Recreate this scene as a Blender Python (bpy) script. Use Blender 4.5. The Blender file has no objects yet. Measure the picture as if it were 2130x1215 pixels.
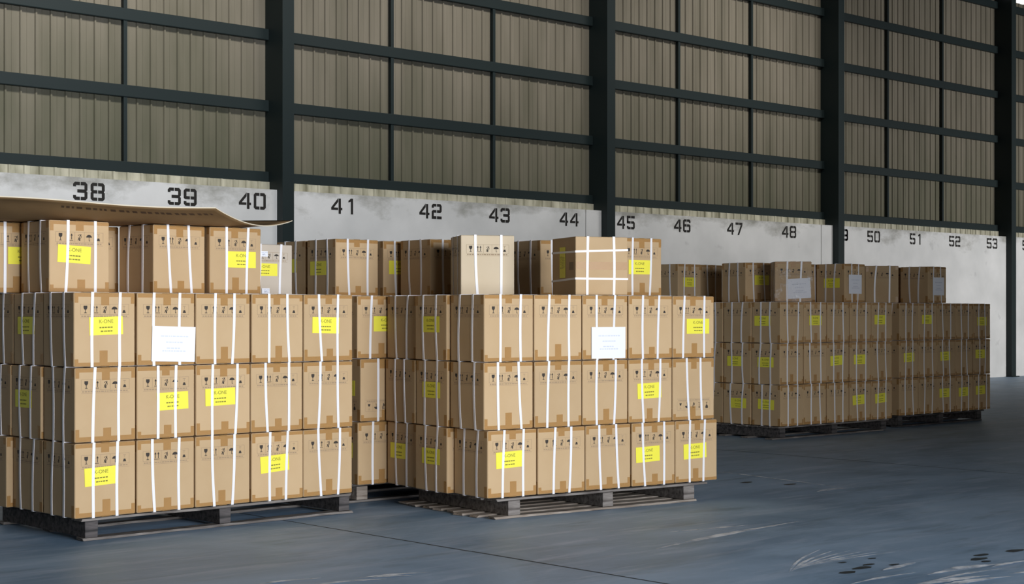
import bpy, bmesh, math, random
from mathutils import Vector, Matrix

S = bpy.context.scene
C = S.collection
R = random.Random(7)

# ------------------------------------------------------------------ helpers
class MB:
    """collects shapes into one mesh"""
    def __init__(s):
        s.v = []; s.f = []; s.m = []; s.sm = []
    def poly(s, pts, mat=0, smooth=False):
        i = len(s.v); s.v += [tuple(p) for p in pts]
        s.f.append(tuple(range(i, i + len(pts)))); s.m.append(mat); s.sm.append(smooth)
    def box(s, lo, hi, mat=0):
        x0, y0, z0 = lo; x1, y1, z1 = hi
        i = len(s.v)
        s.v += [(x0,y0,z0),(x1,y0,z0),(x1,y1,z0),(x0,y1,z0),(x0,y0,z1),(x1,y0,z1),(x1,y1,z1),(x0,y1,z1)]
        for q in ((0,3,2,1),(4,5,6,7),(0,1,5,4),(1,2,6,5),(2,3,7,6),(3,0,4,7)):
            s.f.append(tuple(i + k for k in q)); s.m.append(mat); s.sm.append(False)
    def sweep(s, rings, mat=0, closed=True):
        """rings: list of equal-length point lists"""
        n = len(rings[0]); base = len(s.v)
        for r in rings: s.v += [tuple(p) for p in r]
        k = len(rings)
        for a in range(k if closed else k - 1):
            b = (a + 1) % k
            for j in range(n):
                j2 = (j + 1) % n
                s.f.append((base+a*n+j, base+a*n+j2, base+b*n+j2, base+b*n+j)); s.m.append(mat); s.sm.append(False)
        if not closed:
            s.f.append(tuple(base+j for j in range(n))[::-1]); s.m.append(mat); s.sm.append(False)
            s.f.append(tuple(base+(k-1)*n+j for j in range(n))); s.m.append(mat); s.sm.append(False)
    def add_mesh(s, me, M, mat=0):
        i = len(s.v)
        s.v += [tuple(M @ v.co) for v in me.vertices]
        for p in me.polygons:
            s.f.append(tuple(i + k for k in p.vertices)); s.m.append(mat); s.sm.append(False)
    def mesh(s, name, mats):
        me = bpy.data.meshes.new(name)
        me.from_pydata(s.v, [], s.f)
        for m in mats: me.materials.append(m)
        for p, k, g in zip(me.polygons, s.m, s.sm):
            p.material_index = k; p.use_smooth = g
        me.update()
        return me

def link(name, me, parent=None, loc=(0,0,0), rot=(0,0,0)):
    o = bpy.data.objects.new(name, me); C.objects.link(o)
    o.location = loc; o.rotation_euler = rot
    if parent: o.parent = parent
    return o

def tag(o, label=None, cat=None, group=None, kind=None):
    if label: o['label'] = label
    if cat: o['category'] = cat
    if group: o['group'] = group
    if kind: o['kind'] = kind
    return o

# ------------------------------------------------------------------ materials
def mat(name, col, rough=0.8, spec=0.3, metal=0.0):
    m = bpy.data.materials.new(name); m.use_nodes = True
    b = m.node_tree.nodes['Principled BSDF']
    b.inputs['Base Color'].default_value = (*col, 1)
    b.inputs['Roughness'].default_value = rough
    b.inputs['Specular IOR Level'].default_value = spec
    b.inputs['Metallic'].default_value = metal
    return m, m.node_tree, b

def node(nt, kind, **kw):
    n = nt.nodes.new(kind)
    for k, v in kw.items(): setattr(n, k, v)
    return n

def noise_between(nt, b, c0, c1, scale=(1,1,1), nscale=3.0, detail=5.0, lo=0.35, hi=0.65, coord='Object', dist=0.0):
    tc = node(nt, 'ShaderNodeTexCoord')
    mp = node(nt, 'ShaderNodeMapping'); mp.inputs['Scale'].default_value = scale
    nz = node(nt, 'ShaderNodeTexNoise'); nz.inputs['Scale'].default_value = nscale; nz.inputs['Detail'].default_value = detail
    nz.inputs['Distortion'].default_value = dist
    rp = node(nt, 'ShaderNodeValToRGB')
    rp.color_ramp.elements[0].position = lo; rp.color_ramp.elements[0].color = (*c0, 1)
    rp.color_ramp.elements[1].position = hi; rp.color_ramp.elements[1].color = (*c1, 1)
    nt.links.new(tc.outputs[coord], mp.inputs[0]); nt.links.new(mp.outputs[0], nz.inputs['Vector'])
    nt.links.new(nz.outputs['Fac'], rp.inputs[0])
    if b is not None: nt.links.new(rp.outputs[0], b.inputs['Base Color'])
    return rp, nz, mp

def cardboard(name, c0, c1):
    m, nt, b = mat(name, c0, 0.75, 0.25)
    rp, nz, mp = noise_between(nt, None, c0, c1, (1, 1, 1), 4.0, 4.0, 0.3, 0.7)
    oi = node(nt, 'ShaderNodeObjectInfo')
    mr = node(nt, 'ShaderNodeMapRange'); mr.inputs['To Min'].default_value = 0.93; mr.inputs['To Max'].default_value = 1.05
    hs = node(nt, 'ShaderNodeHueSaturation')
    nt.links.new(oi.outputs['Random'], mr.inputs[0]); nt.links.new(mr.outputs[0], hs.inputs['Value'])
    nt.links.new(rp.outputs[0], hs.inputs['Color']); nt.links.new(hs.outputs[0], b.inputs['Base Color'])
    # faint vertical flute bump
    n2 = node(nt, 'ShaderNodeTexNoise'); n2.inputs['Scale'].default_value = 6.0
    bp = node(nt, 'ShaderNodeBump'); bp.inputs['Strength'].default_value = 0.12; bp.inputs['Distance'].default_value = 0.02
    tc = node(nt, 'ShaderNodeTexCoord')
    nt.links.new(tc.outputs['Object'], n2.inputs['Vector'])
    nt.links.new(n2.outputs['Fac'], bp.inputs['Height']); nt.links.new(bp.outputs[0], b.inputs['Normal'])
    return m

M = {}
M['card'] = cardboard('kraft_cardboard', (0.53, 0.358, 0.192), (0.57, 0.395, 0.222))
M['card_pale'] = cardboard('pale_cardboard', (0.66, 0.53, 0.36), (0.70, 0.57, 0.40))
M['card_grey'] = cardboard('greyish_cardboard', (0.56, 0.47, 0.37), (0.60, 0.51, 0.41))
M['ink'] = mat('print_ink', (0.05, 0.04, 0.032), 0.8)[0]
M['faint'] = mat('faint_print', (0.34, 0.24, 0.145), 0.8)[0]
M['yellow'] = mat('yellow_label_paper', (0.90, 0.81, 0.07), 0.55)[0]
M['label_ink'] = mat('label_print', (0.23, 0.20, 0.035), 0.7)[0]
M['paper'] = mat('white_paper', (0.88, 0.88, 0.92), 0.6)[0]
M['paper_ink'] = mat('grey_paper_print', (0.66, 0.67, 0.74), 0.7)[0]
M['strap'] = mat('white_plastic_strap', (0.86, 0.83, 0.83), 0.38, 0.5)[0]

def tape_mat():
    m, nt, b = mat('brown_packing_tape', (0.52, 0.325, 0.14), 0.28, 0.5)
    tr = node(nt, 'ShaderNodeBsdfTransparent'); tr.inputs[0].default_value = (1.0, 0.94, 0.83, 1)
    mx = node(nt, 'ShaderNodeMixShader'); mx.inputs[0].default_value = 0.25
    out = nt.nodes['Material Output']
    nt.links.new(tr.outputs[0], mx.inputs[1]); nt.links.new(b.outputs[0], mx.inputs[2]); nt.links.new(mx.outputs[0], out.inputs[0])
    return m
M['tape'] = tape_mat()

def wrap_mat():
    m, nt, b = mat('clear_stretch_film', (0.9, 0.9, 0.9), 0.12, 0.6)
    tr = node(nt, 'ShaderNodeBsdfTransparent'); tr.inputs[0].default_value = (0.96, 0.95, 0.94, 1)
    mx = node(nt, 'ShaderNodeMixShader')
    nz = node(nt, 'ShaderNodeTexNoise'); nz.inputs['Scale'].default_value = 16; nz.inputs['Detail'].default_value = 3
    rp = node(nt, 'ShaderNodeValToRGB'); rp.color_ramp.elements[0].position = 0.55; rp.color_ramp.elements[0].color = (0.04,)*3+(1,)
    rp.color_ramp.elements[1].position = 0.75; rp.color_ramp.elements[1].color = (0.32,)*3+(1,)
    bp = node(nt, 'ShaderNodeBump'); bp.inputs['Strength'].default_value = 0.6; bp.inputs['Distance'].default_value = 0.03
    tc = node(nt, 'ShaderNodeTexCoord')
    nt.links.new(tc.outputs['Object'], nz.inputs['Vector']); nt.links.new(nz.outputs['Fac'], rp.inputs[0]); nt.links.new(nz.outputs['Fac'], bp.inputs['Height'])
    nt.links.new(bp.outputs[0], b.inputs['Normal']); nt.links.new(rp.outputs[0], mx.inputs[0])
    nt.links.new(tr.outputs[0], mx.inputs[1]); nt.links.new(b.outputs[0], mx.inputs[2]); nt.links.new(mx.outputs[0], nt.nodes['Material Output'].inputs[0])
    return m
M['wrap'] = wrap_mat()

def wood(name, c0, c1):
    m, nt, b = mat(name, c0, 0.85, 0.2)
    noise_between(nt, b, c0, c1, (1.5, 14, 14), 2.5, 6.0, 0.35, 0.68, 'Object', 0.6)
    return m
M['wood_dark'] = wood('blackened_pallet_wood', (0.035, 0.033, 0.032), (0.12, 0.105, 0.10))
M['wood_grey'] = wood('grey_pallet_wood', (0.10, 0.085, 0.075), (0.27, 0.24, 0.215))
M['wood_bare'] = wood('bare_pallet_wood', (0.20, 0.155, 0.12), (0.42, 0.36, 0.30))

def sheet_mat():
    m, nt, b = mat('brown_sheet_cardboard', (0.44, 0.29, 0.15), 0.75, 0.2)
    noise_between(nt, b, (0.19, 0.112, 0.048), (0.26, 0.158, 0.072), (1, 1, 1), 2.2, 5, 0.35, 0.65)
    return m
M['sheet'] = sheet_mat()
M['sheet_print'] = mat('dark_sheet_print', (0.075, 0.04, 0.02), 0.8)[0]
M['sheet_edge'] = mat('sheet_cut_edge', (0.72, 0.62, 0.46), 0.8)[0]

def concrete_wall_mat():
    m, nt, b = mat('limewashed_concrete', (0.7, 0.7, 0.68), 0.85, 0.2)
    rp, nz, mp = noise_between(nt, None, (0.63, 0.635, 0.63), (0.78, 0.78, 0.775), (1, 1, 1), 1.3, 8, 0.3, 0.7)
    # dark mould stains under the top edge
    tc = node(nt, 'ShaderNodeTexCoord'); sp = node(nt, 'ShaderNodeSeparateXYZ')
    nt.links.new(tc.outputs['Object'], sp.inputs[0])
    gr = node(nt, 'ShaderNodeMapRange'); gr.inputs['From Min'].default_value = 2.55; gr.inputs['From Max'].default_value = 3.25
    gr.inputs['To Min'].default_value = 0.0; gr.inputs['To Max'].default_value = 0.42
    nt.links.new(sp.outputs['Z'], gr.inputs[0])
    mp2 = node(nt, 'ShaderNodeMapping'); mp2.inputs['Scale'].default_value = (1.0, 1.0, 1.9)
    n2 = node(nt, 'ShaderNodeTexNoise'); n2.inputs['Scale'].default_value = 0.9; n2.inputs['Detail'].default_value = 9; n2.inputs['Roughness'].default_value = 0.66
    nt.links.new(tc.outputs['Object'], mp2.inputs[0]); nt.links.new(mp2.outputs[0], n2.inputs['Vector'])
    ad = node(nt, 'ShaderNodeMath', operation='ADD'); nt.links.new(gr.outputs[0], ad.inputs[0]); nt.links.new(n2.outputs['Fac'], ad.inputs[1])
    r2 = node(nt, 'ShaderNodeValToRGB'); r2.color_ramp.elements[0].position = 0.80; r2.color_ramp.elements[0].color = (0,0,0,1)
    r2.color_ramp.elements[1].position = 1.0; r2.color_ramp.elements[1].color = (0.75,)*3+(1,)
    nt.links.new(ad.outputs[0], r2.inputs[0])
    mx = node(nt, 'ShaderNodeMix', data_type='RGBA')
    nt.links.new(r2.outputs[0], mx.inputs['Factor']); nt.links.new(rp.outputs[0], mx.inputs[6]); mx.inputs[7].default_value = (0.22, 0.215, 0.18, 1)
    # small scattered smudges
    n3 = node(nt, 'ShaderNodeTexNoise'); n3.inputs['Scale'].default_value = 3.2; n3.inputs['Detail'].default_value = 6
    nt.links.new(tc.outputs['Object'], n3.inputs['Vector'])
    r3 = node(nt, 'ShaderNodeValToRGB'); r3.color_ramp.elements[0].position = 0.66; r3.color_ramp.elements[0].color = (0,0,0,1)
    r3.color_ramp.elements[1].position = 0.8; r3.color_ramp.elements[1].color = (0.5,)*3+(1,)
    nt.links.new(n3.outputs['Fac'], r3.inputs[0])
    m2 = node(nt, 'ShaderNodeMix', data_type='RGBA')
    nt.links.new(r3.outputs[0], m2.inputs['Factor']); nt.links.new(mx.outputs[2], m2.inputs[6]); m2.inputs[7].default_value = (0.33, 0.33, 0.33, 1)
    nt.links.new(m2.outputs[2], b.inputs['Base Color'])
    return m
M['concrete'] = concrete_wall_mat()
M['number'] = mat('black_stencil_paint', (0.022, 0.02, 0.018), 0.7)[0]

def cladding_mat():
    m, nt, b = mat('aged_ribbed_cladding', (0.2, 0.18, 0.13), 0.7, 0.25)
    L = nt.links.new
    ra, nz, mp = noise_between(nt, None, (0.100, 0.101, 0.066), (0.146, 0.138, 0.098), (1, 1, 0.12), 3.5, 6, 0.32, 0.68)      # darker, greener tone low on the sheets
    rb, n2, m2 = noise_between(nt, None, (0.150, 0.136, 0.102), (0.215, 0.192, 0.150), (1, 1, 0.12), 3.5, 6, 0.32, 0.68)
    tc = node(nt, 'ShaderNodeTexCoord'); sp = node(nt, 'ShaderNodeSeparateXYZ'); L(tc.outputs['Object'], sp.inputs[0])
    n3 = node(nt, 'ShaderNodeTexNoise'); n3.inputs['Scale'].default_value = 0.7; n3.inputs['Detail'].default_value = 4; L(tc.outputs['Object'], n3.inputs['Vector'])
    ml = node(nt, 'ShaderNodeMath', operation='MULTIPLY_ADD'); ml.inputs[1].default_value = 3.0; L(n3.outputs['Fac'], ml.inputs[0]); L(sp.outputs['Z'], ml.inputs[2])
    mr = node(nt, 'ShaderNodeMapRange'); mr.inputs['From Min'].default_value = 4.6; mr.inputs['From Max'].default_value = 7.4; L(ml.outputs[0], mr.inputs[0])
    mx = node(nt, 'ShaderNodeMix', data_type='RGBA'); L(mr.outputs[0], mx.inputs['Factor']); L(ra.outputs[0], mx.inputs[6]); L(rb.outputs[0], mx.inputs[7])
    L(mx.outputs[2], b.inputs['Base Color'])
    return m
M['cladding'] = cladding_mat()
def flash_mat():  # pale colour stands in for daylight glowing on this cladding strip
    m, nt, b = mat('painted_glow_strip', (0.62, 0.60, 0.46), 0.6, 0.3)
    noise_between(nt, b, (0.27, 0.26, 0.185), (0.56, 0.54, 0.43), (1, 1, 0.3), 5, 5, 0.35, 0.65)
    return m
M['flash'] = flash_mat()
M['steel'] = mat('dark_green_painted_steel', (0.0105, 0.0195, 0.0205), 0.55, 0.35)[0]
M['dark_metal'] = mat('dull_roof_metal', (0.10, 0.10, 0.09), 0.7)[0]
M['outer_wall'] = mat('grey_block_wall', (0.42, 0.40, 0.36), 0.85)[0]

def floor_mat():
    m, nt, b = mat('worn_blue_grey_floor', (0.2, 0.23, 0.26), 0.5, 0.4)
    L = nt.links.new
    rp, nz, mp = noise_between(nt, None, (0.155, 0.255, 0.375), (0.385, 0.515, 0.665), (0.6, 1.0, 1), 0.9, 12, 0.30, 0.72, 'Object', 0.9)
    nz.inputs['Roughness'].default_value = 0.62
    mp.inputs['Rotation'].default_value = (0, 0, 0.75)
    tc = node(nt, 'ShaderNodeTexCoord')
    last = rp.outputs[0]
    # sweeping trowel and tyre streaks, light ones and dark ones, in two directions
    for ang, sc, ns, lo, hi, amt, col in ((0.72, (0.6, 3.6, 1), 1.8, .52, .74, .75, (0.50, 0.58, 0.70)), (-0.25, (0.5, 2.6, 1), 1.5, .55, .78, .7, (0.45, 0.54, 0.66)), (0.35, (0.7, 3.0, 1), 1.3, .54, .76, .65, (0.10, 0.155, 0.20))):
        mp2 = node(nt, 'ShaderNodeMapping'); mp2.inputs['Scale'].default_value = sc; mp2.inputs['Rotation'].default_value = (0, 0, ang)
        n2 = node(nt, 'ShaderNodeTexNoise'); n2.inputs['Scale'].default_value = ns; n2.inputs['Detail'].default_value = 9; n2.inputs['Roughness'].default_value = 0.66; n2.inputs['Distortion'].default_value = 0.35
        L(tc.outputs['Object'], mp2.inputs[0]); L(mp2.outputs[0], n2.inputs['Vector'])
        r2 = node(nt, 'ShaderNodeValToRGB'); r2.color_ramp.elements[0].position = lo; r2.color_ramp.elements[0].color = (0,0,0,1)
        r2.color_ramp.elements[1].position = hi; r2.color_ramp.elements[1].color = (amt,)*3+(1,)
        L(n2.outputs['Fac'], r2.inputs[0])
        mx = node(nt, 'ShaderNodeMix', data_type='RGBA'); mx.inputs[7].default_value = (*col, 1)
        L(r2.outputs[0], mx.inputs['Factor']); L(last, mx.inputs[6]); last = mx.outputs[2]
    L(last, b.inputs['Base Color'])
    mr = node(nt, 'ShaderNodeMapRange'); mr.inputs['To Min'].default_value = 0.38; mr.inputs['To Max'].default_value = 0.62
    L(nz.outputs['Fac'], mr.inputs[0]); L(mr.outputs[0], b.inputs['Roughness'])
    return m
M['floor'] = floor_mat()
def scuff_mat():
    m, nt, b = mat('pale_scuff_marks', (0.92, 0.93, 0.95), 0.6)
    tr = node(nt, 'ShaderNodeBsdfTransparent'); mx = node(nt, 'ShaderNodeMixShader')
    tc = node(nt, 'ShaderNodeTexCoord'); nz = node(nt, 'ShaderNodeTexNoise'); nz.inputs['Scale'].default_value = 7; nz.inputs['Detail'].default_value = 8
    rp = node(nt, 'ShaderNodeValToRGB'); rp.color_ramp.elements[0].position = 0.36; rp.color_ramp.elements[0].color = (0.15,)*3+(1,)
    rp.color_ramp.elements[1].position = 0.62; rp.color_ramp.elements[1].color = (1,)*3+(1,)
    nt.links.new(tc.outputs['Object'], nz.inputs['Vector']); nt.links.new(nz.outputs['Fac'], rp.inputs[0]); nt.links.new(rp.outputs[0], mx.inputs[0])
    nt.links.new(tr.outputs[0], mx.inputs[1]); nt.links.new(b.outputs[0], mx.inputs[2]); nt.links.new(mx.outputs[0], nt.nodes['Material Output'].inputs[0])
    return m
M['scuff'] = scuff_mat()
M['stain'] = mat('dark_oil_spot', (0.035, 0.045, 0.05), 0.5)[0]
M['joint'] = mat('dark_floor_joint', (0.06, 0.07, 0.075), 0.8)[0]

# ------------------------------------------------------------------ the hall
X0, X1, Y0, YW, ZR = -9.0, 46.0, -5.0, 19.0, 9.7

fl = MB()
fl.poly([(X0-6, Y0-14, 0), (X1+4, Y0-14, 0), (X1+4, YW+2.5, 0), (X0-6, YW+2.5, 0)], 0)
zs = [0.0009]
def streak(pts, w, matk):
    """a tapered, slightly ragged strip along points"""
    zs[0] += 0.00015; z = zs[0]
    L = []; Rr = []
    n = len(pts)
    for i, (x, y) in enumerate(pts):
        a = Vector(pts[min(i+1, n-1)]) - Vector(pts[max(i-1, 0)]); a.normalize()
        nrm = Vector((-a.y, a.x)); k = math.sin(math.pi*(i+0.35)/(n-0.3))*w*R.uniform(0.6, 1.2)*0.5
        p = Vector((x, y))
        L.append(p + nrm*k); Rr.append(p - nrm*k)
    for i in range(n-1):
        fl.poly([(*L[i], z), (*Rr[i], z), (*Rr[i+1], z), (*L[i+1], z)], matk)
def line(a, b, n=10, bow=0.0):
    a = Vector(a); b = Vector(b); d = b-a; nn = Vector((-d.y, d.x))
    return [tuple(a + d*(i/n) + nn*bow*math.sin(math.pi*i/n)) for i in range(n+1)]
for xj in (6.40, 13.13, 19.86, 26.6):
    for k in range(14):
        ya = Y0 + k*1.75
        fl.poly([(xj-0.008+R.uniform(-.006,.006), ya, 0.0008), (xj+0.008, ya, 0.0008), (xj+0.009+R.uniform(-.006,.006), ya+1.75, 0.0008), (xj-0.008, ya+1.75, 0.0008)], 3)
streak(line((7.3, 6.55), (9.05, 6.74), 14, 0.02), 0.07, 1)
streak(line((7.9, 7.0), (8.6, 6.85), 12, 0.0), 0.05, 1)
for k in range(6):
    streak(line((7.18+0.03*k, 5.44+0.012*k), (8.02+0.05*k, 5.84-0.075*k), 14, 0.04), 0.024, 1)
streak(line((11.3, 9.4), (11.0, 7.75), 14, 0.01), 0.05, 1)
streak(line((10.6, 7.75), (11.15, 7.72), 8, 0.08), 0.09, 1)
for k in range(12):
    ax, ay = R.uniform(7.0, 8.2), R.uniform(4.5, 4.98)
    streak(line((ax, ay), (ax+R.uniform(.3,.7), ay+R.uniform(-.12,-.02)), 12, 0.04), R.uniform(.03, .09), 1)
streak(line((7.62, 5.12), (8.0, 5.15), 8, 0.0), 0.06, 1)
for k in range(6):
    ax, ay = R.uniform(4.6, 6.0), R.uniform(5.9, 7.4)
    streak(line((ax, ay), (ax+R.uniform(.2,.5), ay+R.uniform(-.25,-.05)), 8, 0.06), 0.05, 1)
for (x, y, r) in [(7.62,5.26,.05),(7.42,5.22,.045),(7.75,5.3,.035),(7.85,5.2,.03),(8.4,4.98,.05),(8.55,5.05,.045),(8.35,4.9,.03),(8.85,5.0,.055),(7.7,5.45,.025),(7.95,5.42,.025),(10.75,8.6,.05),(10.9,8.25,.05)]:
    fl.poly([(x+r*1.5*math.cos(a)*R.uniform(.8,1.2), y+r*.7*math.sin(a)*R.uniform(.8,1.2), 0.0012) for a in [i*math.pi/5 for i in range(10)]], 2)
floor = link('floor', fl.mesh('floor', [M['floor'], M['scuff'], M['stain'], M['joint']]))
tag(floor, 'worn blue-grey warehouse floor with pale scuffs', kind='structure')

# stencil digits: cells of a squared letterform, drawn in an 0.21 x 0.24 field
def digit_polys(ch):
    w, h, t, c = 0.205, 0.237, 0.043, 0.028
    g = 0.011
    P = []
    def rect(x0, z0, x1, z1): P.append([(x0,z0),(x1,z0),(x1,z1),(x0,z1)])
    def hbar(z, x0, x1, gap=True):
        if gap:
            m_ = w/2; rect(x0, z, m_-g/2, z+t); rect(m_+g/2, z, x1, z+t)
        else: rect(x0, z, x1, z+t)
    def corner(cx_, cz_, sx, sz):
        # outer chamfered corner block t x t
        P.append([(cx_+sx*c, cz_), (cx_+sx*t, cz_), (cx_+sx*t, cz_+sz*t), (cx_, cz_+sz*t), (cx_, cz_+sz*c)])
    zm = (h-t)/2
    TL = lambda: corner(0, h, 1, -1)
    TR = lambda: corner(w, h, -1, -1)
    BL = lambda: corner(0, 0, 1, 1)
    BR = lambda: corner(w, 0, -1, 1)
    if ch in '38':
        hbar(h-t, t, w-t); hbar(0, t, w-t); TL(); TR(); BL(); BR()
        hbar(zm, t if ch == '8' else 0.06, w-t, ch == '8')
        rect(w-t, t, w, zm+0.012); rect(w-t, zm+t-0.012, w, h-t); rect(w-t-.001, zm+.01, w-.012, zm+t-.01)
        if ch == '8':
            rect(0, t, t, zm+0.012); rect(0, zm+t-0.012, t, h-t); rect(.012, zm+.01, t+.001, zm+t-.01)
        else:
            rect(0, t, t, t+0.02); rect(0, h-t-0.02, t, h-t)
    elif ch == '0':
        hbar(h-t, t, w-t); hbar(0, t, w-t); TL(); TR(); BL(); BR(); rect(0, t, t, h-t); rect(w-t, t, w, h-t)
    elif ch == '9':
        hbar(h-t, t, w-t); hbar(0, t, w-t); TL(); TR(); BL(); BR()
        rect(w-t, t, w, h-t); hbar(zm-.008, t, w-t); rect(0, zm+.01, t, h-t); rect(0, t, t, t+0.02)
        P.append([(0.02, zm-.008), (t, zm-.008), (t, zm+.012), (0, zm+.012)])
    elif ch == '6':
        hbar(h-t, t, w-t); hbar(0, t, w-t); TL(); TR(); BL(); BR()
        rect(0, t, t, h-t); hbar(zm+.008, t, w-t); rect(w-t, t, w, zm+.02); rect(w-t, h-t-.02, w, h-t)
        P.append([(w-t, zm+.02), (w, zm+.02), (w-.02, zm+.05), (w-t, zm+.05)])
    elif ch == '5':
        rect(0, h-t, w/2-g/2, h); rect(w/2+g/2, h-t, w, h); rect(0, zm+t*.5, t, h-t); hbar(zm+.004, 0, w-t)
        P.append([(w-t, zm+.004), (w, zm-.02), (w, zm+.02), (w-c, zm+.004+t), (w-t, zm+.004+t)])
        rect(w-t, t, w, zm-.02); P.append([(w-t, zm-.02), (w, zm-.02), (w-t, zm+.004)])
        hbar(0, t, w-t); BL(); BR(); rect(0, t, t, t+0.015)
    elif ch == '2':
        hbar(h-t, t, w-t); TL(); TR(); rect(0, h-t-.02, t, h-t); rect(w-t, zm+.02, w, h-t)
        hbar(zm, t, w-t); P.append([(w-t, zm), (w-c, zm), (w, zm+.02), (w-t, zm+.02)])
        P.append([(t, zm), (t, zm+t), (c, zm+t), (0, zm+.02), (0, zm)]); rect(0, t, t, zm); rect(0, 0, w/2-g/2, t); rect(w/2+g/2, 0, w, t)
    elif ch == '1':
        rect(w*.55, 0, w*.55+t, h); P.append([(w*.55, h), (w*.55-.045, h-.035), (w*.55-.045, h-.062), (w*.55, h-.045)])
    elif ch == '7':
        rect(0, h-t, w/2-g/2, h); rect(w/2+g/2, h-t, w, h)
        P.append([(w-t*1.15, h-t-.004), (w, h-t-.004), (w*.52, 0), (w*.52-t*1.1, 0)])
    elif ch == '4':
        rect(w*.66, 0, w*.66+t, h-.01); rect(0, .055, w*.66-.008, .055+t*.85); rect(w*.66+t, .055, w, .055+t*.85)
        P.append([(0, .055+t*.85), (t*1.15, .055+t*.85), (w*.66-.006, h-.06), (w*.66-.006, h-.002)])
    return P, w
NUM = {38:10.09, 39:11.49, 40:12.63, 41:14.24, 42:15.93, 43:17.39, 44:18.99, 45:20.40, 46:21.90, 47:23.40, 48:25.07, 49:26.80, 50:27.94, 51:29.51, 52:31.05, 53:32.62, 54:34.20}

colx = [13.05 + 6.73*k for k in range(-3, 5)]           # left faces of the columns
for i in range(len(colx)-1):
    xa, xb = colx[i]+0.20, colx[i+1]
    # lower concrete wall of the bay
    w = MB()
    if i in (3, 4):
        w.box((xa-0.02, YW, 0), (xb-0.40, YW+0.22, 3.235)); w.box((xb-0.40, YW+0.03, 0), (xb-0.375, YW+0.22, 3.20)); w.box((xb-0.375, YW, 0), (xb+0.01, YW+0.22, 3.235))
    else:
        w.box((xa-0.02, YW, 0), (xb+0.01, YW+0.22, 3.235))
    wall = link('wall_back', w.mesh('wall_back', [M['concrete']]))
    tag(wall, 'low white-washed concrete wall with black stencilled numbers', kind='structure')
    for n, xc in NUM.items():
        if not (xa-0.3 < xc < xb+0.3): continue
        b = MB(); s = str(n); gap = 0.045
        tot = 0.205*2 + gap
        for k, ch in enumerate(s):
            P, wd = digit_polys(ch)
            ox = xc - tot/2 + k*(0.205+gap)
            for p in P: b.poly([(ox+px, YW-0.0025, 2.938+pz) for px, pz in p][::1], 0)
        o = link('painted_number', b.mesh('painted_number', [M['number']]), wall)
        o['label'] = f'black stencilled number {n}'
    # ribbed cladding above, one sheet per bay
    def ribbed(y, z0, z1, pitch, rw, rd):
        b = MB(); x = xa-0.05; prof = [(x, y)]
        k = 0; first = math.ceil(x/pitch)*pitch
        while first + k*pitch < xb-rw:
            q = first + k*pitch
            prof += [(q, y), (q+rw*.25, y-rd), (q+rw*.75, y-rd), (q+rw, y)]
            if k % 1 == 0: prof += [(q+pitch*.48, y), (q+pitch*.50, y-0.004), (q+pitch*.52, y)]
            k += 1
        prof.append((xb+0.05, y))
        for (p, q) in zip(prof, prof[1:]):
            b.poly([(p[0], p[1], z0), (q[0], q[1], z0), (q[0], q[1], z1), (p[0], p[1], z1)], 0)
        return b
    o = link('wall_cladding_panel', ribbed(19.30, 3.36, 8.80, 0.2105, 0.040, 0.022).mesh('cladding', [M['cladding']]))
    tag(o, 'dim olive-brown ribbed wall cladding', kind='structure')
    o = link('wall_lower_panel', ribbed(19.19, 3.24, 3.36, 0.2105, 0.05, 0.022).mesh('flashing', [M['flash']]))
    tag(o, 'ribbed sheet strip painted with a pale glow above the concrete wall', kind='structure')
    # horizontal rails, one beam per level
    for k in range(6):
        z1 = 3.51 + 1.035*k; z0 = z1 - 0.162
        b = MB(); prof = [(19.215, z0), (19.285, z0), (19.285, z1), (19.215, z1), (19.21, z1-0.008), (19.21, z0+0.008)]
        b.sweep([[(xx, y, z) for y, z in prof] for xx in (xa-0.005, xb+0.005)], 0, closed=False)
        tag(link('steel_wall_beam', b.mesh('rail', [M['steel']])), 'dark green horizontal steel rail across the ribbed wall', kind='structure')
    for dx in (2.10, 4.23):
        xs = colx[i]+0.20+dx
        for k in range(5):
            z0 = 3.51 + 1.035*k
            b = MB(); b.box((xs-0.028, 19.225, z0-0.01), (xs+0.028, 19.28, z0+1.035-0.152))
            tag(link('steel_wall_trim', b.mesh('strut', [M['steel']])), 'slim dark vertical strut between wall rails', kind='structure')
for x in colx:
    b = MB(); t = 0.016; y0, y1 = 18.86, 19.40
    prof = [(x, y0), (x+.2, y0), (x+.2, y0+t), (x+.108, y0+t), (x+.108, y1-t), (x+.2, y1-t), (x+.2, y1), (x, y1), (x, y1-t), (x+.092, y1-t), (x+.092, y0+t), (x, y0+t)]
    b.sweep([[(px, py, z) for px, py in prof] for z in (0, ZR-0.05)], 0, closed=False)
    # stiffener side plates that close the web over its height
    b.box((x+0.001, y0+t, 0.0), (x+0.02, y1-t, ZR-0.06))
    b.box((x-0.05, y0-0.06, 0.0), (x+0.25, y0-0.001, 0.02)); 
    tag(link('steel_column', b.mesh('steel_column', [M['steel']])), 'dark green steel wall column rising past the concrete wall', kind='structure')

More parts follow.
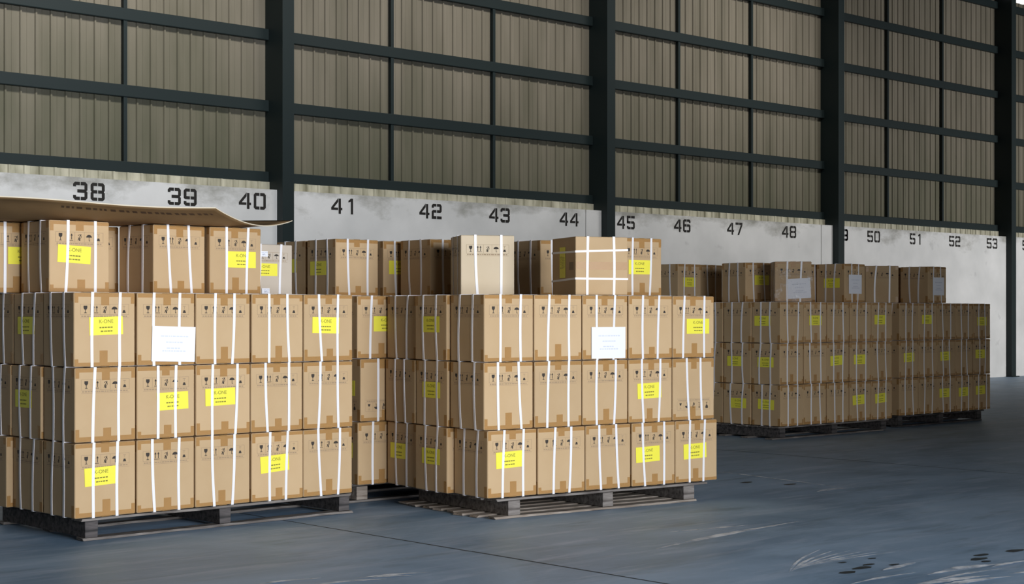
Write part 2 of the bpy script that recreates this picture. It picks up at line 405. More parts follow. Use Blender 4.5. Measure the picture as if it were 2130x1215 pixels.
# roof; daylight also enters by the open strip under the eave
sky_y0, sky_y1 = 12.4, 17.2
ADDED_ROOF_LIGHTS = {1: 145, 2: 135, 3: 98, 4: 95}                   # bays with an added unseen roof light for the back wall, and its strength
b = MB()
b.box((X0, Y0, ZR), (X1, sky_y0, ZR+0.12)); b.box((X0, sky_y1, ZR), (X1, YW+2.0, ZR+0.12))
xprev = X0
for i in ADDED_ROOF_LIGHTS:
    xa, xb = colx[i]+0.2+0.9, colx[i]+0.2+5.6
    b.box((xprev, sky_y0, ZR), (xa, sky_y1, ZR+0.12)); xprev = xb
    b.box((xa-.1, sky_y0, ZR+1.5), (xb+.1, sky_y1+.1, ZR+1.6)); b.box((xa, sky_y1, ZR+.12), (xb, sky_y1+.1, ZR+1.5))
    b.box((xa-.1, sky_y0, ZR+.12), (xa, sky_y1, ZR+1.5)); b.box((xb, sky_y0, ZR+.12), (xb+.1, sky_y1, ZR+1.5))
b.box((xprev, sky_y0, ZR), (X1, sky_y1, ZR+0.12))
tag(link('ceiling', b.mesh('ceiling', [M['dark_metal']])), 'metal roof sheeting over the hall', kind='structure')
DX0, DX1, DZ = 1.0, 9.6, 5.2                            # the big loading door behind the camera
EX0, EX1, EZ = 30.0, 39.0, 5.2                          # added unseen opening along the same wall, to light the back wall
b = MB()
b.box((X0, Y0-0.25, 0), (DX0, Y0, ZR)); b.box((DX1, Y0-0.25, 0), (EX0, Y0, ZR)); b.box((EX1, Y0-0.25, 0), (X1, Y0, ZR)); b.box((EX0, Y0-0.25, EZ), (EX1, Y0, ZR)); b.box((DX0, Y0-0.25, DZ), (DX1, Y0, ZR))
tag(link('wall_front', b.mesh('wall_front', [M['outer_wall']])), 'grey wall around the big loading door', kind='structure')
b = MB(); b.box((X0-0.25, Y0, 0), (X0, YW+0.3, ZR)); tag(link('wall_left', b.mesh('wall_left', [M['outer_wall']])), 'grey end wall of the hall', kind='structure')
b = MB(); b.box((X1, Y0, 0), (X1+0.25, YW+0.3, ZR)); tag(link('wall_right', b.mesh('wall_right', [M['outer_wall']])), 'grey far end wall of the hall', kind='structure')

# ------------------------------------------------------------------ cardboard boxes
W, D, H = 0.430, 0.421, 0.473
TH = 0.0035                                               # strap thickness

def icons(add, w, flip=False):
    """add(poly2d, matkey) gets shapes centred on x with z measured from the box bottom"""
    sx = w*0.158; z0 = 0.335; zc = z0+0.028
    X = [(k-2)*sx for k in range(5)]
    def A(p, k): add([(-a, H-c) for a, c in p] if flip else p, k)
    def rect(x0, y0, x1, y1, k): A([(x0,y0),(x1,y0),(x1,y1),(x0,y1)], k)
    # cells and the caption line below
    xl, xr = X[0]-sx*.5, X[4]+sx*.5
    f = 0.0018
    rect(xl, z0-.004, xr, z0-.004+f, 'faint'); rect(xl, z0+.062, xr, z0+.062+f, 'faint')
    for k in range(6): rect(xl+k*sx-f/2, z0-.004, xl+k*sx+f/2, z0+.062, 'faint')
    x = xl+.006
    rr = random.Random(3)
    while x < xr-.02:
        l = rr.uniform(.008, .024); rect(x, z0-.017, min(x+l, xr-.004), z0-.010, 'faint'); x += l+.005
    rect(xl, z0-.025, xr, z0-.025+f, 'faint')
    # goblet
    c = X[0]; A([(c-.013, zc+.026), (c-.013, zc+.010), (c-.006, zc), (c+.006, zc), (c+.013, zc+.010), (c+.013, zc+.026)], 'ink'); rect(c-.0022, zc-.018, c+.0022, zc, 'ink'); rect(c-.009, zc-.022, c+.009, zc-.018, 'ink')
    # two upright arrows over a bar
    for q in (-.011, .011):
        c = X[1]+q; rect(c-.0024, zc-.014, c+.0024, zc+.014, 'ink'); A([(c-.008, zc+.012), (c+.008, zc+.012), (c, zc+.027)], 'ink')
    rect(X[1]-.021, zc-.022, X[1]+.021, zc-.0185, 'ink')
    # hook crossed out
    c = X[2]; n = 12
    for i in range(n):
        a0, a1 = 2*math.pi*i/n, 2*math.pi*(i+1)/n
        if i in (5, 6): continue
        A([(c+.014*math.cos(a0), zc+.006+.014*math.sin(a0)), (c+.014*math.cos(a1), zc+.006+.014*math.sin(a1)), (c+.0105*math.cos(a1), zc+.006+.0105*math.sin(a1)), (c+.0105*math.cos(a0), zc+.006+.0105*math.sin(a0))], 'ink')
    A([(c-.014, zc-.018), (c-.010, zc-.020), (c+.013, zc+.022), (c+.009, zc+.024)], 'ink'); rect(c-.004, zc-.022, c+.005, zc-.008, 'ink')
    # umbrella
    c = X[3]; A([(c+.021*math.cos(a), zc+.002+.018*math.sin(a)) for a in [math.pi*i/8 for i in range(9)]], 'ink'); rect(c-.0018, zc-.018, c+.0018, zc+.002, 'ink'); rect(c-.0018, zc-.022, c+.008, zc-.018, 'ink')
    # weight under a limit line
    c = X[4]; A([(c-.012, zc-.02), (c+.012, zc-.02), (c+.006, zc-.002), (c-.006, zc-.002)], 'ink'); rect(c-.0015, zc+.006, c+.0015, zc+.022, 'faint'); rect(c-.01, zc+.022, c+.01, zc+.025, 'faint')

def body_mesh(kind='card', flip=False, printed=True, dims=(W, D, H)):
    w, d, h = dims
    bm = bmesh.new(); bmesh.ops.create_cube(bm, size=1.0)
    for v in bm.verts: v.co = Vector((v.co.x*w, v.co.y*d, (v.co.z+.5)*h))
    bmesh.ops.bevel(bm, geom=list(bm.edges), offset=0.009, segments=3, profile=0.5, affect='EDGES')
    me = bpy.data.meshes.new('box'); bm.to_mesh(me); bm.free()
    b = MB(); b.add_mesh(me, Matrix(), 0)
    e = 0.0006; K = {'ink': 1, 'faint': 2}
    if printed:
        icons(lambda p, k: b.poly([(x, -d/2-e, z) for x, z in p], K[k]), w, flip)
        icons(lambda p, k: b.poly([(-x, d/2+e, z) for x, z in p], K[k]), w, flip)
        icons(lambda p, k: b.poly([(-w/2-e, -x, z) for x, z in p], K[k]), d, flip)
        icons(lambda p, k: b.poly([(w/2+e, x, z) for x, z in p], K[k]), d, flip)
    return b.mesh('cardboard_box', [M[kind], M['ink'], M['faint']])

def tape_mesh(seed, end, dims=(W, D, H)):
    """tape closing the lid (end 1) or the base (end 0): edge strips, centre tabs and corner patches in one wrap"""
    w, d, h = dims; r = random.Random(seed); b = MB(); e0, e1 = 0.0008, 0.0016
    def zb(z0, z1): return (h-z1, h-z0) if end else (z0, z1)
    def bx(x0, y0, x1, y1, z0, z1):
        za, zc = zb(z0, z1); b.box((x0, y0, za), (x1, y1, zc))
    for sgn in (-1, 1):
        y0, y1 = sorted((sgn*(d/2+e0), sgn*(d/2+e1)))
        st = r.uniform(.024, .034); cw = .028; cx = r.uniform(-.012, .012)
        bx(-w/2+.005, y0, w/2-.005, y1, .004, st)
        bx(cx-cw, y0, cx+cw, y1, st, st+(r.uniform(.03, .055) if end else r.uniform(.05, .115)))
        for q in (-1, 1):
            if r.random() < .75:
                xa, xb = sorted((q*(w/2-.005), q*(w/2-.030))); bx(xa, y0, xb, y1, st, st+r.uniform(.02, .055))
            xa, xb = sorted((q*(w/2+e0), q*(w/2+e1))); ya, yb = sorted((sgn*(d/2-.006), sgn*(d/2-.040)))
            if r.random() < .8: bx(xa, ya, xb, yb, .004, r.uniform(.05, .09))
        bx(-.03, y0, .03, y1, 0, .006)
    bx(-.03, -d/2-e1, .03, d/2+e1, -e1, .0005)
    return b.mesh('packing_tape', [M['tape']])

def strap_mesh(axis, seed, dims=(W, D, H), lean=0.016, slack=0.006, sw=0.0100):
    """closed band: axis 'y' runs over the front and back, axis 'x' over the sides"""
    w, d, h = dims; r = random.Random(seed)
    half = (d if axis == 'y' else w)/2
    a = [r.uniform(-lean, lean) for _ in range(4)]       # front-bottom, front-top, back-top, back-bottom
    path = []                                            # (lateral, out, up, normal_out, normal_up)
    n = 6
    s1, s2 = r.uniform(-slack, slack), r.uniform(-slack, slack)
    for i in range(n+1):
        t = i/n; path.append((a[0]+(a[1]-a[0])*t + s1*math.sin(math.pi*t), -half, h*t, -1, (-1 if i == 0 else (1 if i == n else 0))))
    for i in range(n+1):
        t = i/n; path.append((a[2]+(a[3]-a[2])*t + s2*math.sin(math.pi*t), half, h*(1-t), 1, (1 if i == 0 else (-1 if i == n else 0))))
    rings = []
    for lat, o, u, no, nu in path:
        i0, i1 = (o, u), (o+no*TH, u+nu*TH)
        pts = [(lat-sw, *i0), (lat+sw, *i0), (lat+sw, *i1), (lat-sw, *i1)]
        rings.append([(p[0], p[1], p[2]) if axis == 'y' else (p[1], p[0], p[2]) for p in pts])
    b = MB(); b.sweep(rings, 0, True)
    return b.mesh('strap', [M['strap']])

BODY = {k: body_mesh('card') for k in ('n',)}
BODY['f'] = body_mesh('card', flip=True)
BODY['pale'] = body_mesh('card_pale'); BODY['grey'] = body_mesh('card_grey')
TAPE = [[tape_mesh(s*2+e, e) for s in range(6)] for e in (0, 1)]
SY = [strap_mesh('y', 20+s) for s in range(8)]
SX = [strap_mesh('x', 50+s, lean=0.012, slack=0.012) for s in range(8)]

def text_mesh(s, size):
    cu = bpy.data.curves.new('txt', 'FONT'); cu.body = s; cu.size = size; cu.align_x = 'CENTER'; cu.align_y = 'CENTER'
    o = bpy.data.objects.new('txt', cu); C.objects.link(o)
    dg = bpy.context.evaluated_depsgraph_get()
    me = bpy.data.meshes.new_from_object(o.evaluated_get(dg))
    bpy.data.objects.remove(o); bpy.data.curves.remove(cu)
    return me
KONE = text_mesh('K-ONE', 0.033)
def label_mesh(flip=False, w=0.236, h=0.116, ink='label_ink'):
    b = MB(); b.box((-w/2, -.0008, -h/2), (w/2, 0, h/2), 0)
    rot = Matrix.Rotation(math.pi/2, 4, 'X')
    Mx = Matrix.Translation((0, -.0012, h*.24)) @ rot
    b.add_mesh(KONE, Mx, 1)
    r = random.Random(5)
    for z, half in ((-.010, .048), (-.034, .040)):
        x = -half
        while x < half:
            l = r.uniform(.006, .018); b.poly([(x, -.0012, z-.004), (x+l, -.0012, z-.004), (x+l, -.0012, z+.004), (x, -.0012, z+.004)], 1); x += l+.004
    return b.mesh('yellow_label', [M['yellow'], M[ink]])
LABEL = label_mesh()
def paper_mesh(w, h):
    b = MB(); b.box((-w/2, -.0008, -h/2), (w/2, 0, h/2), 0); r = random.Random(2)
    for z, half in ((h*.22, w*.30), (h*.05, w*.18), (-h*.12, w*.16), (-h*.20, w*.26)):
        x = -half
        while x < half:
            l = r.uniform(.008, .026); b.poly([(x, -.0011, z-.004), (x+l, -.0011, z-.004), (x+l, -.0011, z+.004), (x, -.0011, z+.004)], 1); x += l+.005
    return b.mesh('paper_sheet', [M['paper'], M['paper_ink']])
PAPER = {'wide': paper_mesh(0.325, 0.232), 'tall': paper_mesh(0.27, 0.235), 'slip': paper_mesh(0.07, 0.05)}

def face_place(o, face, fx, fz, tilt=0, off=0.0017, dims=(W, D, H)):
    """fx across the face seen from outside, fz down from the top"""
    w, d, h = dims; z = h*(1-fz)
    if face == 'F': o.location = ((fx-.5)*w, -d/2-off, z); o.rotation_euler = (0, tilt, 0)
    elif face == 'L': o.location = (-w/2-off, (.5-fx)*d, z); o.rotation_euler = (0, tilt, -math.pi/2)
    return o

def make_box(x, y, z, ang, label, group, feats=(), body='n', seed=0, tape=True, sf=2, sl=2, tilt=(0, 0), scale=None):
    r = random.Random(seed)
    o = link('cardboard_box', BODY[body], None, (x, y, z), (tilt[0], tilt[1], ang))
    tag(o, label, 'box', group)
    if scale: o.scale = scale
    if tape:
        for e in (0, 1): link('packing_tape', TAPE[e][r.randrange(6)], o)
    span = r.uniform(.072, .098)
    for q in ((-1, 1)[:sf]): link('strap', SY[r.randrange(len(SY))], o, (q*span + r.uniform(-.012, .012), 0, 0))
    span = r.uniform(.07, .09)
    for q in ((-1, 1)[:sl]): link('strap', SX[r.randrange(len(SX))], o, (0, q*span + r.uniform(-.012, .012), 0))
    for f in feats:
        kind, face, fx, fz = f[:4]; tl = f[4] if len(f) > 4 else 0
        if kind == 'Y':
            face_place(link('yellow_label', LABEL, o), face, fx, fz, tl)['label'] = 'yellow paper label with dark print'
        elif kind == 'YU':
            p = face_place(link('yellow_label', LABEL, o), face, fx, fz, tl); p.rotation_euler[1] += math.pi
            p['label'] = 'yellow paper label, upside down'
        elif kind in PAPER:
            face_place(link('paper_sheet', PAPER[kind], o), face, fx, fz, tl, 0.0062)['label'] = 'white paper sheet'
    return o

ORD = ['first', 'second', 'third', 'fourth', 'fifth', 'sixth']
LAY = ['bottom', 'middle', 'top']
PX, PY, PZ, ZB = 0.4405, 0.43, 0.480, 0.150

class Stack:
    def __init__(s, name, group, corner, ang, n, cells, feats, px=PX, py=PY, rowshift=None, flips=(), seed=1, vis=('F', 'L'), zb=ZB, sx=1.0):
        s.c = Vector((*corner, 0)); s.a = ang; s.name = name; s.group = group; s.px = px; s.py = py
        s.ax = Vector((math.cos(ang), math.sin(ang), 0)); s.ay = Vector((-math.sin(ang), math.cos(ang), 0))
        r = random.Random(seed)
        for (i, j, k) in cells:
            fe = feats.get((i, j, k), ())
            sh = (rowshift or {}).get((j, k), 0)
            p = s.c + s.ax*((i+.5)*px + sh + r.uniform(-.0025, .0025)) + s.ay*((j+.5)*py + r.uniform(-.006, .002))
            z = zb + k*PZ + TH
            kinds = {f[0] for f in fe}
            look = 'strapped box with yellow label' if kinds & {'Y', 'YU'} else ('strapped box with white paper sheet' if kinds else 'strapped box without label')
            if (i, j, k) in flips: look = 'box with symbols upside down'
            if j == 0 and 'F' in vis: lab = f'{look}, {LAY[k]} row, {ORD[i]} from left, front of {name}'
            elif i == 0 and 'L' in vis: lab = f'{look}, {LAY[k]} row, {ORD[j]} from front, left side of {name}'
            else: lab = f'plain strapped cardboard box buried inside the {name}'
            make_box(p.x, p.y, z, s.a + r.uniform(-.007, .007), lab, group, fe, 'f' if (i, j, k) in flips else 'n', seed*1000 + i*100 + j*10 + k, scale=(sx, 1, 1))
    def at(s, a, b):
        p = s.c + s.ax*a + s.ay*b
        return p.x, p.y

def full(nx, ny, extra=()):
    return [(i, j, k) for k in range(3) for j in range(ny) for i in range(nx)]
def ell(nx, ny, cols=()):
    """front row, left column and the given (col,row) supports"""
    return [(i, j, k) for k in range(3) for j in range(ny) for i in range(nx) if j == 0 or i == 0 or (i, j) in cols]

# --- stack under the cardboard sheet
F1 = {(0,0,2): [('Y','F',.52,.45,-.03)], (1,0,2): [('wide','F',.62,.71,.03)], (4,0,2): [('Y','F',.44,.46,.02)],
      (1,0,1): [('Y','F',.61,.49,-.03)], (2,0,1): [('Y','F',.44,.46,-.02)],
      (0,0,0): [('Y','F',.43,.45,-.04)], (3,0,0): [('Y','F',.44,.46,-.06)],
      (0,1,2): [('Y','L',.42,.45)], (0,1,1): [('Y','L',.42,.46)]}
S1 = Stack('sheet-topped stack', 'boxes on the sheet-topped pallet', (4.782, 9.2), 0.0, 5, ell(5, 3, [(1,1),(2,1),(3,1),(1,2),(4,2)]), F1, rowshift={(1,1): -.012, (1,0): .0, (2,0): -.05, (2,1): -.02}, seed=11)
# --- middle stack
F2 = {(2,0,2): [('wide','F',.56,.74,0)], (4,0,2): [('Y','F',.60,.49)], (3,0,1): [('Y','F',.47,.50,-.03)],
      (0,0,0): [('Y','F',.44,.44,-.03)], (3,0,0): [('Y','F',.36,.50,-.03)], (4,0,0): [('Y','F',.46,.50,-.03)],
      (0,1,2): [('Y','L',.5,.45)], (0,1,1): [('Y','L',.5,.45)], (0,1,0): [('Y','L',.5,.46)], (0,2,0): [('Y','L',.4,.45)]}
A2 = math.radians(-7.0)
S2 = Stack('middle stack', 'boxes on the middle pallet', (7.40, 8.245), A2, 5, ell(5, 3, [(1,1),(1,2),(2,1),(2,2),(3,1),(3,2),(4,1),(4,2)]), F2, py=.436, rowshift={(1,0): -.028, (1,1): -.015, (1,2): -.028, (2,1): -.02, (2,2): -.005, (0,0): .03}, flips={(4,0,1)}, seed=12)
# --- stack behind the middle stack
F2b = {(0,0,2): [('Y','F',.62,.45)], (0,0,1): [('YU','L',.55,.47), ('Y','F',.95,.46)], (0,0,0): [('Y','L',.55,.45), ('Y','F',.95,.45)]}
S2b = Stack('stack behind middle one', 'boxes on the pallet behind the middle stack', (7.30, 9.56), math.radians(-2), 6, ell(6, 4, [(1,1),(2,1),(1,2),(2,2),(1,3),(3,1),(4,1),(2,3)]), F2b, py=.43, rowshift={(0,1): .02}, flips={(0,0,1)}, seed=13, vis=('L', 'F'))
# --- shaded stack at the right
F3 = {(0,0,2): [('Y','L',.38,.46)], (0,0,1): [('Y','L',.5,.46)], (0,0,0): [('Y','L',.5,.48,.03)],
      (0,1,1): [('Y','L',.42,.45)], (0,1,0): [('Y','L',.55,.48)],
      (1,0,2): [('Y','F',.50,.45)], (4,0,2): [('Y','F',.4,.44)], (2,0,1): [('Y','F',.42,.45,-.04)], (3,0,1): [('Y','F',.45,.44)],
      (3,0,0): [('Y','F',.4,.46,-.05)], (4,0,0): [('Y','F',.45,.45,-.05)]}
A3 = math.radians(-1.0)
S3 = Stack('shaded stack', 'boxes on the shaded pallet', (14.65, 11.23), A3, 5, ell(5, 5, [(i, 1) for i in range(1, 5)] + [(1,2),(2,2),(3,2),(4,2),(1,3),(1,4)]), F3, px=.443, rowshift={(0,0): -.004}, seed=15)
F4 = {(1,0,2): [('Y','F',.45,.44)], (4,0,2): [('Y','F',.5,.5)], (0,0,1): [('Y','F',.5,.45,-.03)], (2,0,1): [('Y','F',.45,.45,-.03)], (4,0,1): [('Y','F',.4,.42)],
      (2,0,0): [('Y','F',.4,.46)], (3,0,0): [('Y','F',.45,.46,-.03)], (4,0,0): [('Y','F',.4,.44,-.03)]}
S4 = Stack('darkest far stack', 'boxes on the darkest far pallet', (17.33, 11.40), 0.0, 5, ell(5, 2, [(1,1),(2,1)]), F4, seed=16)
# --- single boxes on the fourth layer
ZT = ZB + 3*PZ + TH
TG = 'loose boxes on the top layers'
def corner_box(x, y, ang, label, feats=(), **kw):
    """x, y of the box's front-left corner"""
    ca, sa = math.cos(ang), math.sin(ang)
    cx, cy = x + ca*W/2 - sa*D/2, y + sa*W/2 + ca*D/2
    return make_box(cx, cy, kw.pop('z', ZT), ang, label, TG, feats, seed=kw.pop('seed', 5), **kw)
d = math.radians
corner_box(4.845, 9.66, d(-1), 'box with tilted yellow label under left part of the cardboard sheet', [('Y','F',.41,.47,.05)], seed=101)
corner_box(5.615, 9.66, d(4), 'unlabelled box with brown tape under middle of the cardboard sheet', seed=102)
corner_box(6.065, 9.66, d(0), 'box with yellow label on right side under the sheet edge', [('Y','F',.62,.48)], seed=103)
corner_box(4.62, 10.12, d(0), 'shaded box with yellow label behind first top box at far left', [('Y','F',.64,.47)], seed=104)
corner_box(5.19, 10.15, d(0), 'box in deep shadow in the gap between first two top boxes', seed=128)
corner_box(6.67, 10.13, d(0), 'short greyish box with white slips beyond the sheet end', [('Y','F',.40,.50), ('slip','F',.38,.19), ('slip','F',.42,.92)], body='grey', tape=False, seed=105, z=ZT, scale=(1, 1, .82))
corner_box(7.82, 10.97, d(0), 'dark shaded box with dim yellow label right of short greyish box', [('Y','L',.42,.44)], seed=106)
corner_box(7.79, 10.50, d(-2), 'unlabelled lit box with yellow label on its shaded left side', [('Y','L',.40,.50)], seed=107)
corner_box(8.31, 10.53, d(-2), 'box showing narrow lit front with cut-off yellow label', [('Y','F',.41,.47)], seed=108)
corner_box(8.40, 10.02, d(-3), 'brown box turned side-on, left of the pale top box', seed=109)
corner_box(8.13, 9.33, d(-30), 'pale smooth box without tape turned towards viewer, middle stack', body='pale', tape=False, seed=110)
corner_box(9.18, 9.52, d(-4), 'brown unlabelled box behind box lying on its side', seed=111)
corner_box(9.63, 9.62, d(-4), 'box mostly hidden behind the box lying on its side', seed=112)
xm, ym = S2.at(1.875, .75)
corner_box(xm, ym, A2, 'box with yellow label at right end of middle stack top layer', [('Y','F',.45,.50)], seed=113)

# box lying on its side: the taped lid faces forward
b = MB()
bm = bmesh.new(); bmesh.ops.create_cube(bm, size=1.0)
LW, LD, LH = 0.428, 0.474, 0.440
for v in bm.verts: v.co = Vector((v.co.x*LW, v.co.y*LD, (v.co.z+.5)*LH))
bmesh.ops.bevel(bm, geom=list(bm.edges), offset=0.006, segments=2, profile=0.5, affect='EDGES')
tm = bpy.data.meshes.new('t'); bm.to_mesh(tm); bm.free(); b.add_mesh(tm, Matrix(), 0)
b.poly([(-LW/2-.0006, -.11, .19), (-LW/2-.0006, -.20, .19), (-LW/2-.0006, -.20, .25), (-LW/2-.0006, -.11, .25)], 2)   # printed patch on the side
ang = d(-22.7); ca, sa = math.cos(ang), math.sin(ang)
lx, ly = 8.475 + ca*LW/2 - sa*LD/2, 8.41 + sa*LW/2 + ca*LD/2
lo = link('cardboard_box', b.mesh('lying_box', [M['card'], M['ink'], M['faint']]), None, (lx, ly, ZT), (0, 0, ang))
tag(lo, 'box lying on its side, taped lid forward with crossing straps', 'box', TG)
b = MB(); b.box((-LW/2+.004, -LD/2-.0016, .192), (LW/2-.004, -LD/2-.0008, .250)); link('packing_tape', b.mesh('lid_tape', [M['tape']]), lo)
for k, xs in enumerate((-.115, .10)): link('strap', strap_mesh('y', 80+k, (LW, LD, LH), lean=.01), lo, (xs, 0, 0))
for k, zs in enumerate((.115, .335)):                     # level bands round all four sides
    b = MB(); r = random.Random(k); rings = []
    sl = [r.uniform(-.012, .012) for _ in range(4)]
    for (xx, yy), (nx, ny), q in zip(((-LW/2,-LD/2),(LW/2,-LD/2),(LW/2,LD/2),(-LW/2,LD/2)), ((-1,-1),(1,-1),(1,1),(-1,1)), sl):
        rings.append([(xx, yy, zs+q-.0075), (xx, yy, zs+q+.0075), (xx+nx*.0036, yy+ny*.0036, zs+q+.0075), (xx+nx*.0036, yy+ny*.0036, zs+q-.0075)])
    b.sweep(rings, 0, True); link('strap', b.mesh('strap', [M['strap']]), lo)
p = link('yellow_label', LABEL, lo, (-LW/2-.0017, .02, .25), (0, -math.pi/2, -math.pi/2)); p['label'] = 'yellow paper label turned on end'

# top layer of the shaded stack
def on3(st, a, bb, dang, label, feats=(), **kw):
    x, y = st.at(a, bb); return corner_box(x, y, st.a + dang, label, feats, **kw)
corner_box(15.01, 12.02, d(-8), 'box with yellow label and shadowed edge beside film-wrapped box', [('Y','F',.62,.44)], seed=121)
wb = corner_box(14.98, 11.56, d(-45), 'box wrapped in clear film with a white sheet inside, shaded stack', [('tall','F',.66,.67,-.05)], seed=122)
b = MB(); g = .010
b.box((-W/2-g, -D/2-g, .0), (W/2+g, D/2+g, H*.80), 0)
link('stretch_film', b.mesh('stretch_film', [M['wrap']]), wb)['label'] = 'clear crinkled stretch film'
corner_box(16.1, 11.90, d(0), 'mostly hidden box with yellow label right behind film-wrapped box', [('Y','F',.66,.47)], seed=123)
corner_box(16.22, 11.45, d(0), 'box with white sheet on front and yellow label on its side', [('Y','L',.55,.50), ('tall','F',.50,.53)], seed=124)
corner_box(17.45, 11.49, d(45), 'plain warm-brown box turned between two white-sheeted boxes', seed=125)
corner_box(17.85, 11.93, d(0), 'dark box glimpsed behind the turned brown box', seed=127)
corner_box(18.04, 11.43, d(0), 'last dark top box with bluish white sheet on its front', [('tall','F',.55,.54)], seed=126)
corner_box(14.79, 12.90, d(0), 'small shaded box with yellow label behind right end of middle stack', [('Y','F',.50,.47)], seed=131)
corner_box(15.27, 12.95, d(0), 'very dark box right of the small yellow-labelled one', seed=132)

# ------------------------------------------------------------------ the loose cardboard sheet
def q3(a, b_, c, t): return a*(1-t)**2 + b_*2*t*(1-t) + c*t*t
P0, P1, P2, P3 = Vector((4.0, 9.42, 2.165)), Vector((5.86, 9.26, 2.168)), Vector((7.08, 10.1, 2.165)), Vector((4.0, 10.75, 2.10))
near = lambda t: P0.lerp(P1, t) + Vector((0, 0, .012*math.sin(math.pi*t*2.0)))
far = lambda t: P3.lerp(P2, t) + Vector((0, 0, -.03*math.sin(math.pi*t)*(1-t*.6)))
left = lambda t: P0.lerp(P3, t) + Vector((0, 0, -.02*math.sin(math.pi*t)))
right = lambda t: P1.lerp(P2, t) + Vector((0, 0, -.076*math.sin(math.pi*min(1, t*1.0))**0.9))
NU, NV = 40, 20
def coons(u, v):
    return near(u)*(1-v) + far(u)*v + left(v)*(1-u) + right(v)*u - (P0*(1-u)*(1-v) + P1*u*(1-v) + P3*(1-u)*v + P2*u*v)
def sheet_pt(u, v):
    p = coons(u, v)
    if 0.12 < v < 0.95 and u < .97: p.z -= .045*math.sin(math.pi*(v-.12)/.83)**.7*min(1, (0.97-u)/.12)
    p.z = max(p.z, ZT + H + .006)
    return p
b = MB(); th = .007
top = [[sheet_pt(i/NU, j/NV) for i in range(NU+1)] for j in range(NV+1)]
for j in range(NV):
    for i in range(NU):
        a_, b1, c1, d1 = top[j][i], top[j][i+1], top[j+1][i+1], top[j+1][i]
        b.poly([(q.x, q.y, q.z+th) for q in (a_, b1, c1, d1)], 0, True)
        b.poly([(q.x, q.y, q.z) for q in (d1, c1, b1, a_)], 0, True)
edge = [top[0][i] for i in range(NU+1)] + [top[j][NU] for j in range(1, NV+1)] + [top[NV][i] for i in range(NU-1, -1, -1)] + [top[j][0] for j in range(NV-1, 0, -1)]
for i in range(len(edge)):
    p, q = edge[i], edge[(i+1) % len(edge)]
    b.poly([(p.x, p.y, p.z), (q.x, q.y, q.z), (q.x, q.y, q.z+th), (p.x, p.y, p.z+th)], 1)
# faint printing along the underside near the front edge
r = random.Random(4); u = .42
while u < .95:
    l = r.uniform(.006, .02)
    A_ = [sheet_pt(u, .10), sheet_pt(u+l, .10), sheet_pt(u+l, .13), sheet_pt(u, .13)]
    b.poly([(q.x, q.y, q.z-.0015) for q in A_], 2); u += l + r.uniform(.006, .014)
me = b.mesh('cardboard_sheet', [M['sheet'], M['sheet_edge'], M['sheet_print']])
bm = bmesh.new(); bm.from_mesh(me); bmesh.ops.remove_doubles(bm, verts=bm.verts, dist=.0002); bm.to_mesh(me); bm.free()
tag(link('cardboard_sheet', me), 'large warped brown cardboard sheet lying over top boxes at left', 'cardboard sheet')

# ------------------------------------------------------------------ pallets
def plank(name, m, parent, lo, hi, seed, rag=.012):
    r = random.Random(seed)
    bm = bmesh.new(); bmesh.ops.create_cube(bm, size=1.0)
    c = [(lo[i]+hi[i])/2 for i in range(3)]; s = [hi[i]-lo[i] for i in range(3)]
    ln = 0 if s[0] > s[1] else 1
    es = [e for e in bm.edges if abs((e.verts[0].co-e.verts[1].co)[ln]) > .5]
    bmesh.ops.subdivide_edges(bm, edges=es, cuts=9, use_grid_fill=True)
    for v in bm.verts:
        q = v.co.copy()
        v.co = Vector([q[i]*s[i] for i in range(3)])
        v.co[1-ln] += r.uniform(-1, 1)*rag*.35
        v.co.z += r.uniform(-1, 0)*.003 if q.z > 0 else r.uniform(0, 1)*.003
        if abs(q[ln]) > .49: v.co[ln] += r.uniform(-rag, rag)
    bmesh.ops.bevel(bm, geom=[e for e in bm.edges if e.calc_face_angle(0) > .8], offset=.002, segments=1, affect='EDGES')
    me = bpy.data.meshes.new(name); bm.to_mesh(me); bm.free(); me.materials.append(m)
    return link(name, me, parent, c)

def pallet(corner, ang, label, stringers, length, depth, m, mt, over=(0.0, 0.0), ntop=8, bot=None, seed=0, group='wooden pallets', mf=None, mb=None, zb=ZB):
    root = bpy.data.objects.new('wooden_pallet', None); C.objects.link(root)
    root.location = (corner[0], corner[1], 0); root.rotation_euler = (0, 0, ang)
    tag(root, label, 'pallet', group)
    r = random.Random(seed); t = .020; top = zb - .004
    a, b_ = over
    for k in range(ntop):
        bw = (depth - .012*(ntop-1))/ntop if ntop > 6 else .11
        y0 = k*(depth-bw)/(ntop-1)
        plank('deck_board', (mf if mf and k == 0 else mt), root, (a+r.uniform(-.02, .02), y0, top-t), (length-b_+r.uniform(-.02, .02), y0+bw, top), seed*50+k)
    for k, (x0, x1) in enumerate(stringers):
        plank('stringer', m, root, (x0, .01, t), (x1, depth-.01, top-t), seed*50+20+k, .004)
    if bot:
        b0, b1, nb, bw = bot
        for k in range(nb):
            y0 = .0 + k*(depth-bw)/(nb-1)
            plank('bottom_board', mb or mt, root, (b0+r.uniform(-.04, .04), y0, 0.001), (b1+r.uniform(-.03, .03), y0+bw, t+.001), seed*50+30+k)
    return root
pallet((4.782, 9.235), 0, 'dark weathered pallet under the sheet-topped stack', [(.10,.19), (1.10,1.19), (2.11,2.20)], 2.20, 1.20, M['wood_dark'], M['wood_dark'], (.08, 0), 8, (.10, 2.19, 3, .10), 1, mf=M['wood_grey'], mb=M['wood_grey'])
pallet((7.40, 8.245), A2, 'grey pallet with raw block ends under the middle stack', [(.22,.32), (1.08,1.18), (1.88,1.99)], 2.17, 1.20, M['wood_grey'], M['wood_grey'], (.09, .06), 8, (.06, 2.0, 8, .095), 2, mb=M['wood_bare'])
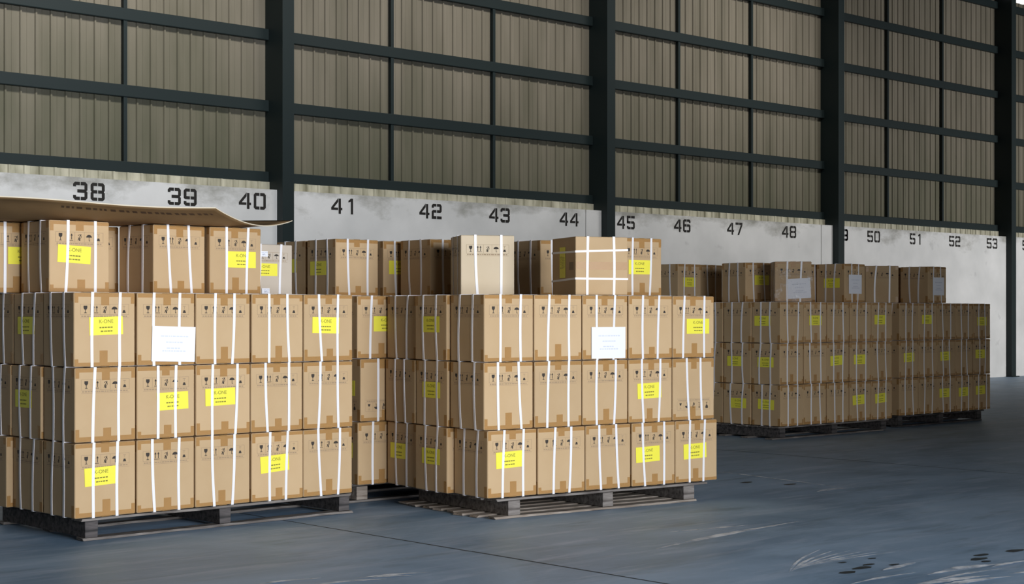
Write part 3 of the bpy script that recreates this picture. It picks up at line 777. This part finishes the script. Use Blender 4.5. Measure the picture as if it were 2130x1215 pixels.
pallet((7.30, 9.70), d(-2), 'brown pallet under the stack behind the middle one', [(.10,.20), (1.25,1.35), (2.42,2.52)], 2.64, 1.70, M['wood_bare'], M['wood_grey'], (.02, .05), 8, (.0, 2.55, 4, .10), 3)
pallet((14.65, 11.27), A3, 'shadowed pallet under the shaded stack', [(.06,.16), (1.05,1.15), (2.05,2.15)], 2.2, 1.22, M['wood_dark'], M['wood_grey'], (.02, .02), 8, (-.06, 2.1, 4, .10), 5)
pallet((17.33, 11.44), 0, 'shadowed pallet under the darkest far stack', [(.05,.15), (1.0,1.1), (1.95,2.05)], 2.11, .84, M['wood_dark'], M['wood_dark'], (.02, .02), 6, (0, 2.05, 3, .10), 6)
pallet((14.65, 12.58), A3, 'hidden pallet behind the shaded stack', [(.02,.10), (.4,.48), (.78,.86)], .88, .80, M['wood_grey'], M['wood_grey'], (0, 0), 5, (0, .86, 2, .1), 7)

# ------------------------------------------------------------------ daylight and added lights
Wd = bpy.data.worlds.new('overcast_sky'); S.world = Wd; Wd.use_nodes = True
bg = Wd.node_tree.nodes['Background']; bg.inputs[0].default_value = (1.0, 0.97, 0.93, 1); bg.inputs[1].default_value = 1.3
def area(name, loc, rot, sx, sy, power, col, spread=180):
    l = bpy.data.lights.new(name, 'AREA'); l.shape = 'RECTANGLE'; l.size = sx; l.size_y = sy; l.energy = power; l.color = col; l.spread = math.radians(spread)
    o = bpy.data.objects.new(name, l); C.objects.link(o); o.location = loc; o.rotation_euler = rot
    return o
area('loading_door_daylight', ((DX0+DX1)/2, Y0-0.1, DZ/2), (math.radians(90), 0, math.radians(0)), DX1-DX0-.1, DZ-.1, 575, (0.90, 0.96, 1.05), 83)
area('added_wall_light', ((EX0+EX1)/2, Y0-0.1, EZ/2), (math.radians(90), 0, 0), EX1-EX0-.1, EZ-.1, 510, (1.0, 0.98, 0.96), 62)  # added lamp in the unseen opening, brightens the far bays of the back wall
for i, pw in ADDED_ROOF_LIGHTS.items():
    area('added_roof_light', (colx[i]+0.2+3.25, sky_y0+.1, ZR+.85), (math.radians(90-35), 0, 0), 4.6, 1.2, pw, (1.0, 0.96, 0.90), 70)  # invented roof lamps, tilted down to brighten the back wall

# ------------------------------------------------------------------ camera
cam = bpy.data.cameras.new('camera'); co = bpy.data.objects.new('camera', cam); C.objects.link(co)
co.location = (0, 0, 1.45)
co.rotation_euler = (math.radians(90), 0, -math.atan2(0.681014, 0.732271))
cam.sensor_width = 36; cam.lens = 3295/2130*36; cam.shift_y = (653-607.5)/2130; cam.clip_end = 200
S.camera = co
vs = S.view_settings; vs.view_transform = 'Standard'; vs.look = 'None'; vs.exposure = 0; vs.gamma = 1; vs.use_curve_mapping = False
S.cycles.use_denoising = True
S.cycles.max_bounces = 6; S.cycles.diffuse_bounces = 4; S.cycles.transparent_max_bounces = 12
